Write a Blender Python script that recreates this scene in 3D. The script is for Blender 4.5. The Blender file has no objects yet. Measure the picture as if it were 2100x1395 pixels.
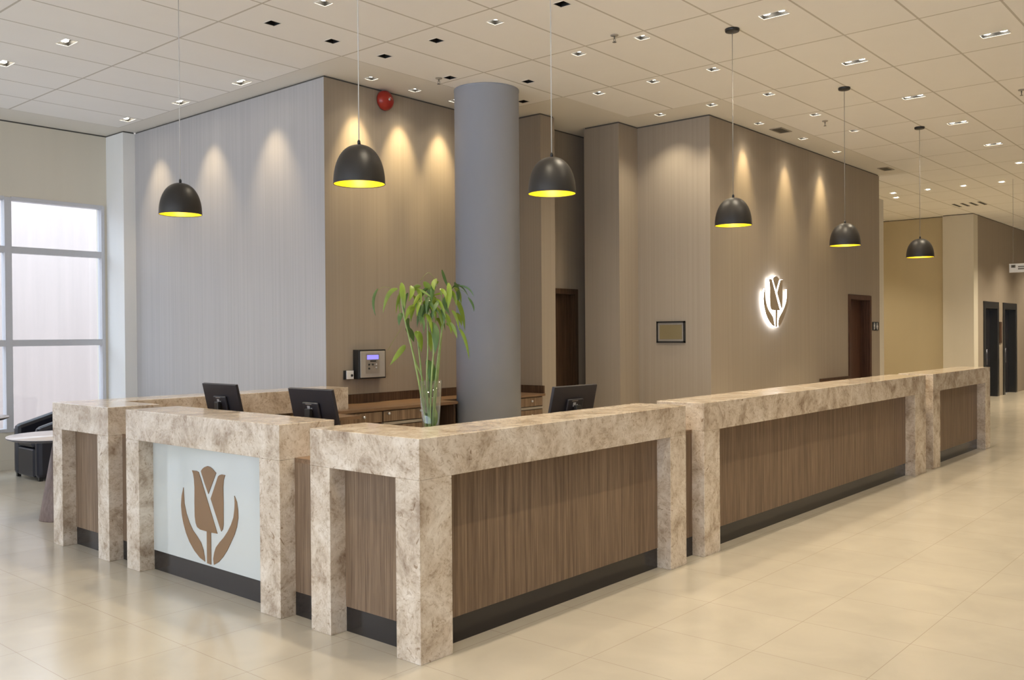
import bpy, bmesh, math, random
from mathutils import Vector, Matrix
random.seed(7)
S = bpy.context.scene
COL = S.collection
PI = math.pi

# ------------------------------------------------------------ camera
F = Vector((0.75678724, 0.65362503, -0.00688482))
Rv = Vector((0.65358169, -0.75681748, -0.00763456))
U = Vector((0.01020069, -0.00127795, 0.99994716))
cam = bpy.data.objects.new('camera', bpy.data.cameras.new('camera'))
COL.objects.link(cam)
m = Matrix.Identity(4)
for i in range(3):
    m[i][0] = Rv[i]; m[i][1] = U[i]; m[i][2] = -F[i]
m[2][3] = 1.62
cam.matrix_world = m
cam.data.sensor_width = 36.0
cam.data.lens = 1877.27 / 2100 * 36
cam.data.clip_start = 0.05; cam.data.clip_end = 200
S.camera = cam
# ------------------------------------------------------------ world, exposure
S.view_settings.view_transform = 'Standard'
S.view_settings.look = 'None'
S.view_settings.gamma = 1.0
S.view_settings.use_curve_mapping = False
S.view_settings.exposure = 0.75
S.cycles.use_denoising = True
S.cycles.max_bounces = 8
S.cycles.diffuse_bounces = 5
S.cycles.glossy_bounces = 4
S.cycles.transmission_bounces = 6
S.cycles.transparent_max_bounces = 12
S.cycles.caustics_reflective = False
S.cycles.caustics_refractive = False
S.cycles.sample_clamp_indirect = 4.0
W = bpy.data.worlds.new('sky'); S.world = W
W.use_nodes = True
bg = W.node_tree.nodes['Background']
bg.inputs[0].default_value = (0.74, 0.85, 1.0, 1)
bg.inputs[1].default_value = 3.3
DAY = (0.80, 0.87, 1.0)
WARM = (1.0, 0.865, 0.65)
SPOT = 31.0
CZ = 4.28

def portal(name, loc, rot, sx, sy):
    l = bpy.data.lights.new(name, 'AREA'); l.shape = 'RECTANGLE'; l.size = sx; l.size_y = sy
    l.cycles.is_portal = True
    o = bpy.data.objects.new(name, l); COL.objects.link(o)
    o.location = loc; o.rotation_euler = rot
portal('daylight_window_side', (-6.9, 3.0, 1.9), (0, -PI/2, 0), 3.0, 17.0)
portal('daylight_window_lounge', (-.7, 11.95, 1.7), (-PI/2, 0, 0), 12.6, 3.3)

# ------------------------------------------------------------ materials
def lin(c):
    return tuple(((x/255)/12.92 if x/255 <= .04045 else ((x/255+.055)/1.055)**2.4) for x in c)
def new_mat(name):
    mt = bpy.data.materials.new(name); mt.use_nodes = True
    nt = mt.node_tree; b = nt.nodes['Principled BSDF']
    return mt, nt, b
def N(nt, t, **kw):
    n = nt.nodes.new(t)
    for k, v in kw.items():
        if k.startswith('i_'):
            n.inputs[k[2:]].default_value = v
        else:
            setattr(n, k, v)
    return n
def plain(name, c, rough=.5, metal=0., spec=.5, coat=0., noise=0.03, nscale=40):
    mt, nt, b = new_mat(name)
    b.inputs['Roughness'].default_value = rough
    b.inputs['Metallic'].default_value = metal
    b.inputs['Specular IOR Level'].default_value = spec
    b.inputs['Coat Weight'].default_value = coat
    g = N(nt, 'ShaderNodeNewGeometry')
    nz = N(nt, 'ShaderNodeTexNoise'); nz.inputs['Scale'].default_value = nscale; nz.inputs['Detail'].default_value = 3
    nt.links.new(g.outputs['Position'], nz.inputs['Vector'])
    mx = N(nt, 'ShaderNodeMix', data_type='RGBA')
    mx.inputs[6].default_value = tuple(x*(1-noise) for x in c)+(1,)
    mx.inputs[7].default_value = tuple(min(1, x*(1+noise)) for x in c)+(1,)
    nt.links.new(nz.outputs['Fac'], mx.inputs[0])
    nt.links.new(mx.outputs[2], b.inputs['Base Color'])
    return mt
def ramp(nt, stops):
    r = N(nt, 'ShaderNodeValToRGB')
    e = r.color_ramp.elements
    while len(e) < len(stops): e.new(.5)
    for k, (p_, c) in enumerate(stops):
        e[k].position = p_; e[k].color = tuple(c)+(1,)
    return r
def stretched(nt, sx, sy, sz):
    g = N(nt, 'ShaderNodeNewGeometry')
    mp = N(nt, 'ShaderNodeMapping')
    mp.inputs['Scale'].default_value = (sx, sy, sz)
    nt.links.new(g.outputs['Position'], mp.inputs['Vector'])
    return mp
def mat_stone():
    mt, nt, b = new_mat('beige_granite')
    g = N(nt, 'ShaderNodeNewGeometry')
    warp = N(nt, 'ShaderNodeTexNoise'); warp.inputs['Scale'].default_value = 2.2; warp.inputs['Detail'].default_value = 3
    nt.links.new(g.outputs['Position'], warp.inputs['Vector'])
    add = N(nt, 'ShaderNodeVectorMath', operation='MULTIPLY_ADD')
    nt.links.new(warp.outputs['Color'], add.inputs[0]); add.inputs[1].default_value = (.22, .22, .22)
    nt.links.new(g.outputs['Position'], add.inputs[2])
    n1 = N(nt, 'ShaderNodeTexNoise'); n1.inputs['Scale'].default_value = 5.5; n1.inputs['Detail'].default_value = 9; n1.inputs['Roughness'].default_value = .70
    n1.inputs['Distortion'].default_value = .35
    nt.links.new(add.outputs[0], n1.inputs['Vector'])
    r1 = ramp(nt, [(.28, (.26, .185, .13)), (.38, (.43, .34, .255)), (.49, (.60, .505, .40)), (.66, (.76, .68, .585))])
    nt.links.new(n1.outputs['Fac'], r1.inputs[0])
    n2 = N(nt, 'ShaderNodeTexNoise'); n2.inputs['Scale'].default_value = 42; n2.inputs['Detail'].default_value = 5; n2.inputs['Roughness'].default_value = .7; n2.inputs['Distortion'].default_value = .9
    nt.links.new(add.outputs[0], n2.inputs['Vector'])
    r2 = ramp(nt, [(.32, (.50, .42, .34)), (.43, (.84, .80, .76)), (.52, (1, 1, 1)), (.70, (1.0, 1.0, 1.0))])
    nt.links.new(n2.outputs['Fac'], r2.inputs[0])
    mx = N(nt, 'ShaderNodeMix', data_type='RGBA', blend_type='MULTIPLY'); mx.inputs[0].default_value = .72
    nt.links.new(r1.outputs[0], mx.inputs[6]); nt.links.new(r2.outputs[0], mx.inputs[7])
    # pits / dark flecks
    v = N(nt, 'ShaderNodeTexNoise'); v.inputs['Scale'].default_value = 12; v.inputs['Detail'].default_value = 2; v.inputs['Distortion'].default_value = 2.2
    nt.links.new(add.outputs[0], v.inputs['Vector'])
    r3 = ramp(nt, [(.255, (.45, .36, .28)), (.315, (1, 1, 1))])
    nt.links.new(v.outputs['Fac'], r3.inputs[0])
    m2 = N(nt, 'ShaderNodeMix', data_type='RGBA', blend_type='MULTIPLY'); m2.inputs[0].default_value = .8
    nt.links.new(mx.outputs[2], m2.inputs[6]); nt.links.new(r3.outputs[0], m2.inputs[7])
    nt.links.new(m2.outputs[2], b.inputs['Base Color'])
    b.inputs['Roughness'].default_value = .13
    b.inputs['Specular IOR Level'].default_value = .5
    return mt
def mat_wood(name, dark, mid, light, rough=.42, horiz=False):
    mt, nt, b = new_mat(name)
    s = (3, 70, 70) if horiz else (105, 105, 2.2)
    mp = stretched(nt, *s)
    n1 = N(nt, 'ShaderNodeTexNoise'); n1.inputs['Scale'].default_value = 1.0; n1.inputs['Detail'].default_value = 5; n1.inputs['Roughness'].default_value = .65
    nt.links.new(mp.outputs[0], n1.inputs['Vector'])
    mp2 = stretched(nt, s[0]*.28, s[1]*.28, s[2]*.28)
    n2 = N(nt, 'ShaderNodeTexNoise'); n2.inputs['Scale'].default_value = 1.0; n2.inputs['Detail'].default_value = 3
    nt.links.new(mp2.outputs[0], n2.inputs['Vector'])
    av = N(nt, 'ShaderNodeMath', operation='MULTIPLY_ADD'); av.inputs[1].default_value = .72
    sc = N(nt, 'ShaderNodeMath', operation='MULTIPLY'); sc.inputs[1].default_value = .28
    nt.links.new(n2.outputs['Fac'], sc.inputs[0])
    nt.links.new(n1.outputs['Fac'], av.inputs[0]); nt.links.new(sc.outputs[0], av.inputs[2])
    r = ramp(nt, [(.36, dark), (.5, mid), (.64, light)])
    nt.links.new(av.outputs[0], r.inputs[0])
    nt.links.new(r.outputs[0], b.inputs['Base Color'])
    b.inputs['Roughness'].default_value = rough
    b.inputs['Specular IOR Level'].default_value = .2
    return mt
def mat_wallpaper(name, c, amp=.08, freq=60, rough=.75):
    mt, nt, b = new_mat(name)
    mp = stretched(nt, freq, freq, .35)
    n1 = N(nt, 'ShaderNodeTexNoise'); n1.inputs['Scale'].default_value = 1.0; n1.inputs['Detail'].default_value = 3
    nt.links.new(mp.outputs[0], n1.inputs['Vector'])
    r = ramp(nt, [(.3, tuple(x*(1-amp) for x in c)), (.7, tuple(x*(1+amp) for x in c))])
    nt.links.new(n1.outputs['Fac'], r.inputs[0])
    nt.links.new(r.outputs[0], b.inputs['Base Color'])
    b.inputs['Roughness'].default_value = rough
    b.inputs['Specular IOR Level'].default_value = .3
    return mt
def line_mask(nt, comp, origin, step, half):
    """1 on a line every step along a world axis, else 0"""
    g = N(nt, 'ShaderNodeNewGeometry'); sx = N(nt, 'ShaderNodeSeparateXYZ')
    nt.links.new(g.outputs['Position'], sx.inputs[0])
    a = N(nt, 'ShaderNodeMath', operation='SUBTRACT'); a.inputs[1].default_value = origin - step/2 - 60*step
    nt.links.new(sx.outputs[comp], a.inputs[0])
    d = N(nt, 'ShaderNodeMath', operation='MODULO'); d.inputs[1].default_value = step
    nt.links.new(a.outputs[0], d.inputs[0])
    e = N(nt, 'ShaderNodeMath', operation='SUBTRACT'); e.inputs[1].default_value = step/2
    nt.links.new(d.outputs[0], e.inputs[0])
    f = N(nt, 'ShaderNodeMath', operation='ABSOLUTE'); nt.links.new(e.outputs[0], f.inputs[0])
    h = N(nt, 'ShaderNodeMath', operation='LESS_THAN'); h.inputs[1].default_value = half
    nt.links.new(f.outputs[0], h.inputs[0])
    return h
def mat_grid(name, c, cl, ox, sx, oy, sy, half, rough, spec=.5, noise=.04, nscale=3., coat=0.):
    mt, nt, b = new_mat(name)
    a = line_mask(nt, 'X', ox, sx, half); d = line_mask(nt, 'Y', oy, sy, half)
    mxx = N(nt, 'ShaderNodeMath', operation='MAXIMUM')
    nt.links.new(a.outputs[0], mxx.inputs[0]); nt.links.new(d.outputs[0], mxx.inputs[1])
    g = N(nt, 'ShaderNodeNewGeometry')
    nz = N(nt, 'ShaderNodeTexNoise'); nz.inputs['Scale'].default_value = nscale; nz.inputs['Detail'].default_value = 6; nz.inputs['Distortion'].default_value = .6
    nt.links.new(g.outputs['Position'], nz.inputs['Vector'])
    r = ramp(nt, [(.3, tuple(x*(1-noise) for x in c)), (.7, tuple(min(1, x*(1+noise)) for x in c))])
    nt.links.new(nz.outputs['Fac'], r.inputs[0])
    mx = N(nt, 'ShaderNodeMix', data_type='RGBA')
    nt.links.new(mxx.outputs[0], mx.inputs[0]); nt.links.new(r.outputs[0], mx.inputs[6]); mx.inputs[7].default_value = tuple(cl)+(1,)
    nt.links.new(mx.outputs[2], b.inputs['Base Color'])
    b.inputs['Roughness'].default_value = rough
    b.inputs['Specular IOR Level'].default_value = spec
    b.inputs['Coat Weight'].default_value = coat
    return mt
def emit(name, c, s):
    mt, nt, b = new_mat(name)
    b.inputs['Base Color'].default_value = tuple(c)+(1,)
    b.inputs['Emission Color'].default_value = tuple(c)+(1,)
    b.inputs['Emission Strength'].default_value = s
    return mt
def mat_glass_thin(name, tint=(.97, .98, .98), refl=.06):
    mt = bpy.data.materials.new(name); mt.use_nodes = True
    nt = mt.node_tree; nt.nodes.remove(nt.nodes['Principled BSDF'])
    out = nt.nodes['Material Output']
    t = N(nt, 'ShaderNodeBsdfTransparent'); t.inputs[0].default_value = tuple(tint)+(1,)
    gl = N(nt, 'ShaderNodeBsdfGlossy'); gl.inputs['Roughness'].default_value = .03
    lw = N(nt, 'ShaderNodeLayerWeight'); lw.inputs[0].default_value = .25
    mul = N(nt, 'ShaderNodeMath', operation='MULTIPLY_ADD'); mul.inputs[1].default_value = .5; mul.inputs[2].default_value = refl
    nt.links.new(lw.outputs['Facing'], mul.inputs[0])
    mx = N(nt, 'ShaderNodeMixShader')
    nt.links.new(mul.outputs[0], mx.inputs[0]); nt.links.new(t.outputs[0], mx.inputs[1]); nt.links.new(gl.outputs[0], mx.inputs[2])
    nt.links.new(mx.outputs[0], out.inputs[0])
    return mt

M = {}
M['stone'] = mat_stone()
M['wood'] = mat_wood('walnut_panel', (.12, .078, .05), (.20, .135, .088), (.29, .205, .135))
M['wood_dark'] = mat_wood('dark_walnut', (.05, .028, .018), (.085, .05, .031), (.13, .08, .05))
M['wood_top'] = mat_wood('walnut_worktop', (.14, .085, .05), (.20, .125, .075), (.25, .16, .10), .3, True)
M['door_wood'] = mat_wood('door_walnut', (.06, .028, .018), (.10, .05, .033), (.15, .08, .05))
M['kick'] = plain('black_kickplate', (.022, .018, .017), .16, 0, .5)
M['wall_cool'] = mat_wallpaper('grey_striped_wallpaper', (.46, .44, .435), .06, 45)
M['wall_warm'] = mat_wallpaper('taupe_wallpaper', (.36, .305, .245), .05, 50)
M['wall_olive'] = mat_wallpaper('olive_paint', (.57, .485, .32), .02, 3)
M['wall_cream'] = mat_wallpaper('cream_paint', (.68, .63, .53), .02, 3)
M['wall_white'] = mat_wallpaper('white_paint', (.80, .79, .77), .02, 3)
M['white'] = plain('white_paint_trim', (.78, .78, .78), .5)
M['plaster'] = plain('ceiling_plaster', (.80, .77, .71), .85, noise=.01)
M['ceil'] = mat_grid('ceiling_tiles', (.92, .90, .87), (.60, .565, .51), 4.265, 1.3115, 3.75, .6375, .0095, .9, .2, .01, 2)
M['floor'] = mat_grid('cream_porcelain_tiles', (.54, .485, .395), (.38, .32, .25), 1.88, .606, 1.536, .5785, .0016, .19, .6, .06, 2.4)
M['shadow_gap'] = plain('dark_shadow_gap', (.10, .09, .08), .8)
M['column'] = plain('blue_grey_paint', (.32, .345, .405), .45, noise=.01)
M['black'] = plain('matt_black', (.02, .019, .018), .35)
M['shade'] = plain('black_lamp_metal', (.020, .017, .015), .42)
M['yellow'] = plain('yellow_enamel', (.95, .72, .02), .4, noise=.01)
M['bulb'] = emit('glowing_bulb', (1.0, .85, .6), 3)
M['lamp'] = emit('glowing_lamp', (1.0, .90, .72), 14)
M['cord'] = plain('white_cable', (.62, .60, .58), .5)
M['dcord'] = plain('grey_cable', (.30, .28, .26), .5)
M['can'] = plain('black_light_housing', (.012, .011, .010), .6)
M['monitor'] = plain('black_monitor_plastic', (.022, .020, .024), .4)
M['screen'] = plain('black_screen', (.01, .01, .012), .12)
M['silver'] = plain('silver_label', (.62, .62, .64), .3, .5)
M['metal_strip'] = plain('brushed_metal', (.40, .36, .31), .4, .4)
M['red'] = plain('red_enamel', (.36, .025, .015), .3)
M['glass_white'] = plain('back_painted_white_glass', (.57, .60, .585), .06, 0, .8, 1.0, .01, 1)
M['bronze'] = plain('bronze_lettering', (.235, .135, .065), .35)
M['sign_face'] = plain('taupe_sign_metal', (.34, .27, .19), .4)
M['gold'] = plain('engraved_brass', (.28, .225, .12), .4, .3)
M['leather'] = plain('black_leather', (.018, .018, .026), .3)
M['laminate'] = plain('pale_laminate_top', (.60, .54, .52), .25)
M['laminate_dark'] = plain('dark_laminate_edge', (.05, .045, .05), .35)
M['cone'] = mat_wood('brown_table_base', (.13, .09, .075), (.18, .125, .105), (.22, .16, .135), .4)
M['alu'] = plain('grey_aluminium_frame', (.58, .58, .61), .4)
M['pane'] = mat_glass_thin('window_glass')
M['vase'] = mat_glass_thin('clear_vase_glass', (.93, .96, .94), .05)
M['leaf'] = plain('green_bamboo_leaf', (.15, .215, .010), .42, noise=.45, nscale=14)
M['leaf_dark'] = plain('dark_bamboo_leaf', (.055, .11, .018), .42, noise=.4, nscale=14)
M['stem'] = plain('bamboo_stem', (.22, .30, .09), .4, noise=.4, nscale=30)
M['lcd'] = emit('blue_display', (.16, .14, .85), 1.2)
M['panel_grey'] = plain('grey_panel_metal', (.42, .39, .35), .45)
M['halo'] = emit('white_halo_led', (.92, .95, 1.0), 6)
M['vent'] = plain('grey_vent_metal', (.18, .165, .14), .5)
M['door_black'] = plain('dark_lift_door', (.022, .018, .018), .15)
M['door_steel'] = plain('dim_steel', (.12, .12, .15), .25, .6)
M['outside'] = mat_wallpaper('pale_exterior_render', (.53, .455, .425), .05, 8)
for k in ('leaf', 'leaf_dark'):
    M[k].use_backface_culling = False

# ------------------------------------------------------------ mesh helpers
class MB:
    def __init__(self): self.bm = bmesh.new()
    def box(self, x0, x1, y0, y1, z0, z1):
        vs = [self.bm.verts.new(v) for v in ((x0,y0,z0),(x1,y0,z0),(x1,y1,z0),(x0,y1,z0),(x0,y0,z1),(x1,y0,z1),(x1,y1,z1),(x0,y1,z1))]
        for f in ((3,2,1,0),(4,5,6,7),(0,1,5,4),(1,2,6,5),(2,3,7,6),(3,0,4,7)):
            self.bm.faces.new([vs[i] for i in f])
        return self
    def lathe(self, prof, seg=48, c=(0,0,0), smooth=True, axis='Z'):
        rings = []
        for r, z in prof:
            if r < 1e-6:
                rings.append([self.bm.verts.new((c[0], c[1], c[2]+z))])
            else:
                rings.append([self.bm.verts.new((c[0]+r*math.cos(2*PI*k/seg), c[1]+r*math.sin(2*PI*k/seg), c[2]+z)) for k in range(seg)])
        for a, b in zip(rings, rings[1:]):
            for k in range(seg):
                k2 = (k+1) % seg
                if len(a) == 1 and len(b) == 1: continue
                if len(a) == 1: vs = [a[0], b[k2], b[k]]
                elif len(b) == 1: vs = [a[k], a[k2], b[0]]
                else: vs = [a[k], a[k2], b[k2], b[k]]
                try:
                    f = self.bm.faces.new(vs); f.smooth = smooth
                except ValueError: pass
        return self
    def tube(self, pts, rads, seg=8):
        pts = [Vector(p) for p in pts]
        if not isinstance(rads, (list, tuple)): rads = [rads]*len(pts)
        rings = []
        for i, p in enumerate(pts):
            d = (pts[min(i+1, len(pts)-1)]-pts[max(i-1, 0)]).normalized()
            a = d.orthogonal().normalized() if i == 0 else (a - d*a.dot(d)).normalized()
            b = d.cross(a)
            rings.append([self.bm.verts.new(p+(a*math.cos(2*PI*k/seg)+b*math.sin(2*PI*k/seg))*rads[i]) for k in range(seg)])
        for r0, r1 in zip(rings, rings[1:]):
            for k in range(seg):
                f = self.bm.faces.new([r0[k], r0[(k+1) % seg], r1[(k+1) % seg], r1[k]]); f.smooth = True
        for r in (rings[0][::-1], rings[-1]):
            self.bm.faces.new(r)
        return self
    def prism(self, poly, origin, ax, ay, n, t):
        """extrude a polygon (in ax, ay) by t along n from origin"""
        o = Vector(origin); ax = Vector(ax); ay = Vector(ay); n = Vector(n)
        a = [self.bm.verts.new(o+ax*x+ay*y) for x, y in poly]
        b = [self.bm.verts.new(o+ax*x+ay*y+n*t) for x, y in poly]
        k = len(poly)
        self.bm.faces.new(a); self.bm.faces.new(b[::-1])
        for i in range(k):
            self.bm.faces.new([a[i], b[i], b[(i+1) % k], a[(i+1) % k]])
        return self
    def build(self, name, mt, parent=None, bevel=0, at=None, solid=False):
        bm = self.bm
        bmesh.ops.recalc_face_normals(bm, faces=bm.faces)
        if at is not None:
            bmesh.ops.translate(bm, verts=bm.verts, vec=-Vector(at))
        me = bpy.data.meshes.new(name); bm.to_mesh(me); bm.free()
        me.materials.append(mt)
        o = bpy.data.objects.new(name, me); COL.objects.link(o)
        if parent is not None:
            o.parent = parent
        if at is not None: o.location = at
        if bevel:
            b = o.modifiers.new('bevel', 'BEVEL'); b.width = bevel; b.segments = 2; b.limit_method = 'ANGLE'
        return o
def thing(name, label, cat, loc=(0,0,0), rz=0, group=None):
    o = bpy.data.objects.new(name, None); COL.objects.link(o)
    o.location = loc; o.rotation_euler = (0, 0, rz); o.empty_display_size = .1
    o['label'] = label; o['category'] = cat
    if group: o['group'] = group
    return o
def tag(o, label, cat, group=None):
    o['label'] = label; o['category'] = cat
    if group: o['group'] = group
    return o
def struct(o):
    o['kind'] = 'structure'; return o
def wbox(name, b, mt):
    """a wall from boxes, structure"""
    mb = MB()
    for x in b: mb.box(*x)
    return struct(mb.build(name, M[mt]))
def rel(b, o):
    """box coordinates in world -> local to an Empty with location o"""
    return (b[0]-o[0], b[1]-o[0], b[2]-o[1], b[3]-o[1], b[4]-o[2], b[5]-o[2])

# ------------------------------------------------------------ ceiling fixtures list (needed for the holes)
SZ = .052
SINGLE_ON = [
 (4.588, 5.926, 'lit square ceiling spot at the top edge, left of the front left pendant cord'),
 (5.842, 5.205, 'lit square ceiling spot between two black unlit ones, above the round column'),
 (7.033, 5.207, 'lit square ceiling spot just left of the sprinkler near the third pendant'),
 (7.036, 4.499, 'lit square ceiling spot just right of the sprinkler near the third pendant'),
 (8.339, 5.197, 'lit square ceiling spot one tile behind the one beside the third pendant cord'),
 (8.335, 5.900, 'lit square ceiling spot right of the column, third pendant cord beside it'),
 (9.660, 5.926, 'lit square ceiling spot in the plaster above the wall with the framed plaque'),
 (8.365, 4.506, 'lit square ceiling spot left of the fourth pendant cord, below its black canopy'),
 (9.659, 4.515, 'lit square ceiling spot right of the fourth pendant cord'),
 (9.659, 5.225, 'lit square ceiling spot over the outer corner of the tulip sign wall'),
 (12.190, 4.497, 'lit square ceiling spot just right of the fifth pendant cord'),
 (10.955, 4.519, 'lit square ceiling spot beside the sprinkler left of the fifth pendant cord'),
 (18.20, 5.975, 'far lit ceiling spot, leftmost of the row of four past the tulip wall'),
 (18.20, 5.336, 'far lit ceiling spot, second of the row of four past the tulip wall'),
 (18.20, 4.717, 'far lit ceiling spot, third of the row of four past the tulip wall'),
 (18.20, 4.079, 'far lit ceiling spot, rightmost of the row of four past the tulip wall'),
 (18.85, 6.129, 'far dim ceiling spot just behind the leftmost of the row of four'),
]
WASH_ON = [
 (6.26, 7.31, 'lit wall-washing ceiling spot directly left of the red fire bell'),
 (6.879, 7.31, 'lit wall-washing ceiling spot right of the red fire bell'),
 (7.50, 7.31, 'lit wall-washing ceiling spot half hidden behind the column top'),
 (10.925, 5.242, 'lit wall-washing spot by the first air vent, nearest the corner of the tulip wall'),
 (12.192, 5.204, 'lit wall-washing spot just right of the first ceiling air vent'),
 (13.427, 5.216, 'lit wall-washing spot in the plaster strip, midway between the two air vents'),
]
SINGLE_OFF = [
 (4.592, 6.632, 'unlit black ceiling spot, leftmost, over the front of the grey striped wall'),
 (5.231, 6.640, 'unlit black ceiling spot left of the second pendant cord, above the wall corner'),
 (5.846, 6.627, 'unlit black ceiling spot just right of the second pendant cord'),
 (5.851, 5.930, 'unlit black ceiling spot above and left of the column, under a tile seam'),
 (5.885, 4.520, 'unlit black ceiling spot at the top edge beside the third pendant cord'),
 (6.786, 6.681, 'unlit black ceiling spot touching the left of the column top'),
 (7.444, 6.178, 'unlit black ceiling spot right of the column, nearer of two'),
 (8.045, 6.751, 'unlit black ceiling spot partly behind the right of the column top'),
]
DOUBLE_LEFT = [
 (3.653, 8.436, 'lit twin-lamp spot alone in the left ceiling tiles, largest on the left'),
 (5.444, 8.422, 'lit twin-lamp spot nearest the corner of the grey striped wall'),
 (5.444, 9.649, 'lit twin-lamp spot behind the left pendant cord'),
 (5.434, 10.882, 'lit twin-lamp spot farthest back along the grey striped wall'),
 (3.531, 9.521, 'twin-lamp spot cut by the left edge of the picture'),
]
DOUBLE = [
 (7.273, 3.352, 'long twin-lamp downlight at the top, right of the fourth pendant canopy'),
 (9.085, 3.344, 'long twin-lamp downlight left of and above the fifth pendant canopy, second of its row'),
 (10.903, 3.346, 'long twin-lamp downlight between the fifth and sixth pendant canopies, third of its row'),
 (12.642, 3.342, 'long twin-lamp downlight above the farthest pendant canopy, fourth of its row'),
 (14.450, 3.348, 'small far twin-lamp downlight, fifth of its row'),
 (16.330, 3.344, 'tiny farthest twin-lamp downlight at the right edge'),
 (9.093, 2.087, 'long twin-lamp downlight alone near the top right corner'),
]
DOUBLE_OFFCAM = [(5.46, 3.35), (3.65, 3.35), (5.46, 2.09), (3.65, 2.09), (1.8, 3.35), (1.8, 2.09), (7.27, 2.09), (10.9, .8), (7.3, .8), (14.5, 2.09), (14.5, .8), (18.2, 2.6), (21.5, 2.6), (25.0, 4.3), (27.6, 4.3), (23.0, 4.1), (21.6, 3.9), (20.9, 7.9), (18.6, 7.7)]  # lobby rows out of view; last few added to brighten lift wall and corridor
DL, DW = .115, .055
holes = [(x-SZ, x+SZ, y-SZ, y+SZ) for x, y, _ in SINGLE_ON+WASH_ON+SINGLE_OFF]
holes += [(x-.055, x+.055, y-.10, y+.10) for x, y, _ in DOUBLE_LEFT]
holes += [(x-DW, x+DW, y-DL, y+DL) for x, y, _ in DOUBLE]
holes += [(x-DW, x+DW, y-DL, y+DL) for x, y in DOUBLE_OFFCAM]

# ------------------------------------------------------------ room shell
X0, X1, Y0, Y1 = -7.0, 34.0, -7.0, 12.0
wbox('floor', [(X0-.3, X1+.3, Y0-.3, Y1+.3, -.1, 0)], 'floor')
def build_ceiling():
    bm = bmesh.new()
    xs = {X0-.3, X1+.3, 5.577, 8.2, 9.51, 16.0}; ys = {Y0-.3, Y1+.3, 6.9375, 6.285, 5.025, 11.4, 8.85}
    for h in holes: xs |= {h[0], h[1]}; ys |= {h[2], h[3]}
    xs = sorted(xs); ys = sorted(ys)
    V = {}
    def v(x, y):
        if (x, y) not in V: V[(x, y)] = bm.verts.new((x, y, CZ))
        return V[(x, y)]
    for a, b in zip(xs, xs[1:]):
        for c, d in zip(ys, ys[1:]):
            mx, my = (a+b)/2, (c+d)/2
            if any(h[0] < mx < h[1] and h[2] < my < h[3] for h in holes): continue
            if mx < 5.577: t = my < 11.4
            elif mx < 8.2: t = my < 6.9375
            elif mx < 9.51: t = my < 6.285
            elif mx < 16: t = my < 5.025
            else: t = True
            f = bm.faces.new([v(a, c), v(a, d), v(b, d), v(b, c)])
            f.material_index = 0 if t else 1
    me = bpy.data.meshes.new('ceiling'); bm.to_mesh(me); bm.free()
    me.materials.append(M['ceil']); me.materials.append(M['plaster'])
    o = bpy.data.objects.new('ceiling', me); COL.objects.link(o); struct(o)
build_ceiling()
wbox('ceiling_slab', [(X0-.3, X1+.3, Y0-.3, Y1+.3, 4.42, 4.52)], 'plaster')
T = 4.262
# walls seen in the photograph (front faces at the measured planes)
wbox('wall_grey_striped', [(5.85, 6.05, 7.572, 11.53, 0, T)], 'wall_cool')
wbox('wall_fire_bell', [(5.852, 8.6, 7.57, 7.77, 0, T)], 'wall_warm')
wbox('wall_column_side', [(8.6, 8.87, 6.95, 7.77, 0, T)], 'wall_warm')
wbox('wall_niche', [(8.87, 9.30, 7.37, 7.57, 0, T), (9.875, 11.2, 7.37, 7.57, 0, T), (9.30, 9.875, 7.37, 7.57, 2.21, T)], 'wall_warm')
wbox('wall_pilaster', [(9.62, 11.2, 6.51, 7.05, 0, T)], 'wall_warm')
wbox('wall_plaque', [(10.05, 10.25, 5.47, 6.51, 0, T)], 'wall_warm')
wbox('wall_tulip', [(10.25, 14.515, 5.47, 5.67, 0, T), (15.513, 15.95, 5.47, 5.67, 0, T), (14.515, 15.513, 5.47, 5.67, 2.21, T)], 'wall_warm')
wbox('wall_tulip_return', [(15.95, 16.16, 5.47, 9.0, 0, 3.88)], 'wall_cream')
wbox('wall_corridor_end', [(15.75, 22.95, 9.0, 9.2, 0, T)], 'wall_olive')
wbox('wall_corridor_olive', [(22.75, 22.95, 6.31, 9.0, 0, T)], 'wall_olive')
wbox('wall_corridor_pier', [(22.6, 22.95, 5.65, 6.31, 0, T)], 'wall_cream')
wbox('wall_lifts', [(22.95, 23.40, 5.65, 5.85, 0, T), (24.80, 25.23, 5.65, 5.85, 0, T), (26.66, X1, 5.65, 5.85, 0, T), (23.40, 24.80, 5.65, 5.85, 2.30, T), (25.23, 26.66, 5.65, 5.85, 2.30, T)], 'wall_warm')
wbox('wall_window_pier', [(5.69, 5.85, 11.53, 12.0, 0, T)], 'wall_white')
# dark shadow gap where the walls meet the ceiling
for i, b in enumerate([(5.862, 6.03, 7.58, 11.53), (6.0, 8.61, 7.582, 7.75), (8.612, 8.86, 6.962, 7.75), (8.8, 11.1, 7.382, 7.55),
                       (9.632, 11.1, 6.522, 7.04), (10.062, 10.24, 5.482, 6.52), (10.2, 15.94, 5.482, 5.66), (22.76, 22.9, 6.3, 9.0), (22.612, 22.9, 5.66, 6.3), (22.9, 33.9, 5.662, 5.8), (-6.9, 5.8, 12.012, 12.2), (5.70, 5.84, 11.54, 12.1)]):
    struct(MB().box(*b, T-.004, CZ+.004).build('trim_%d' % (i+1), M['shadow_gap']))
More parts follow.
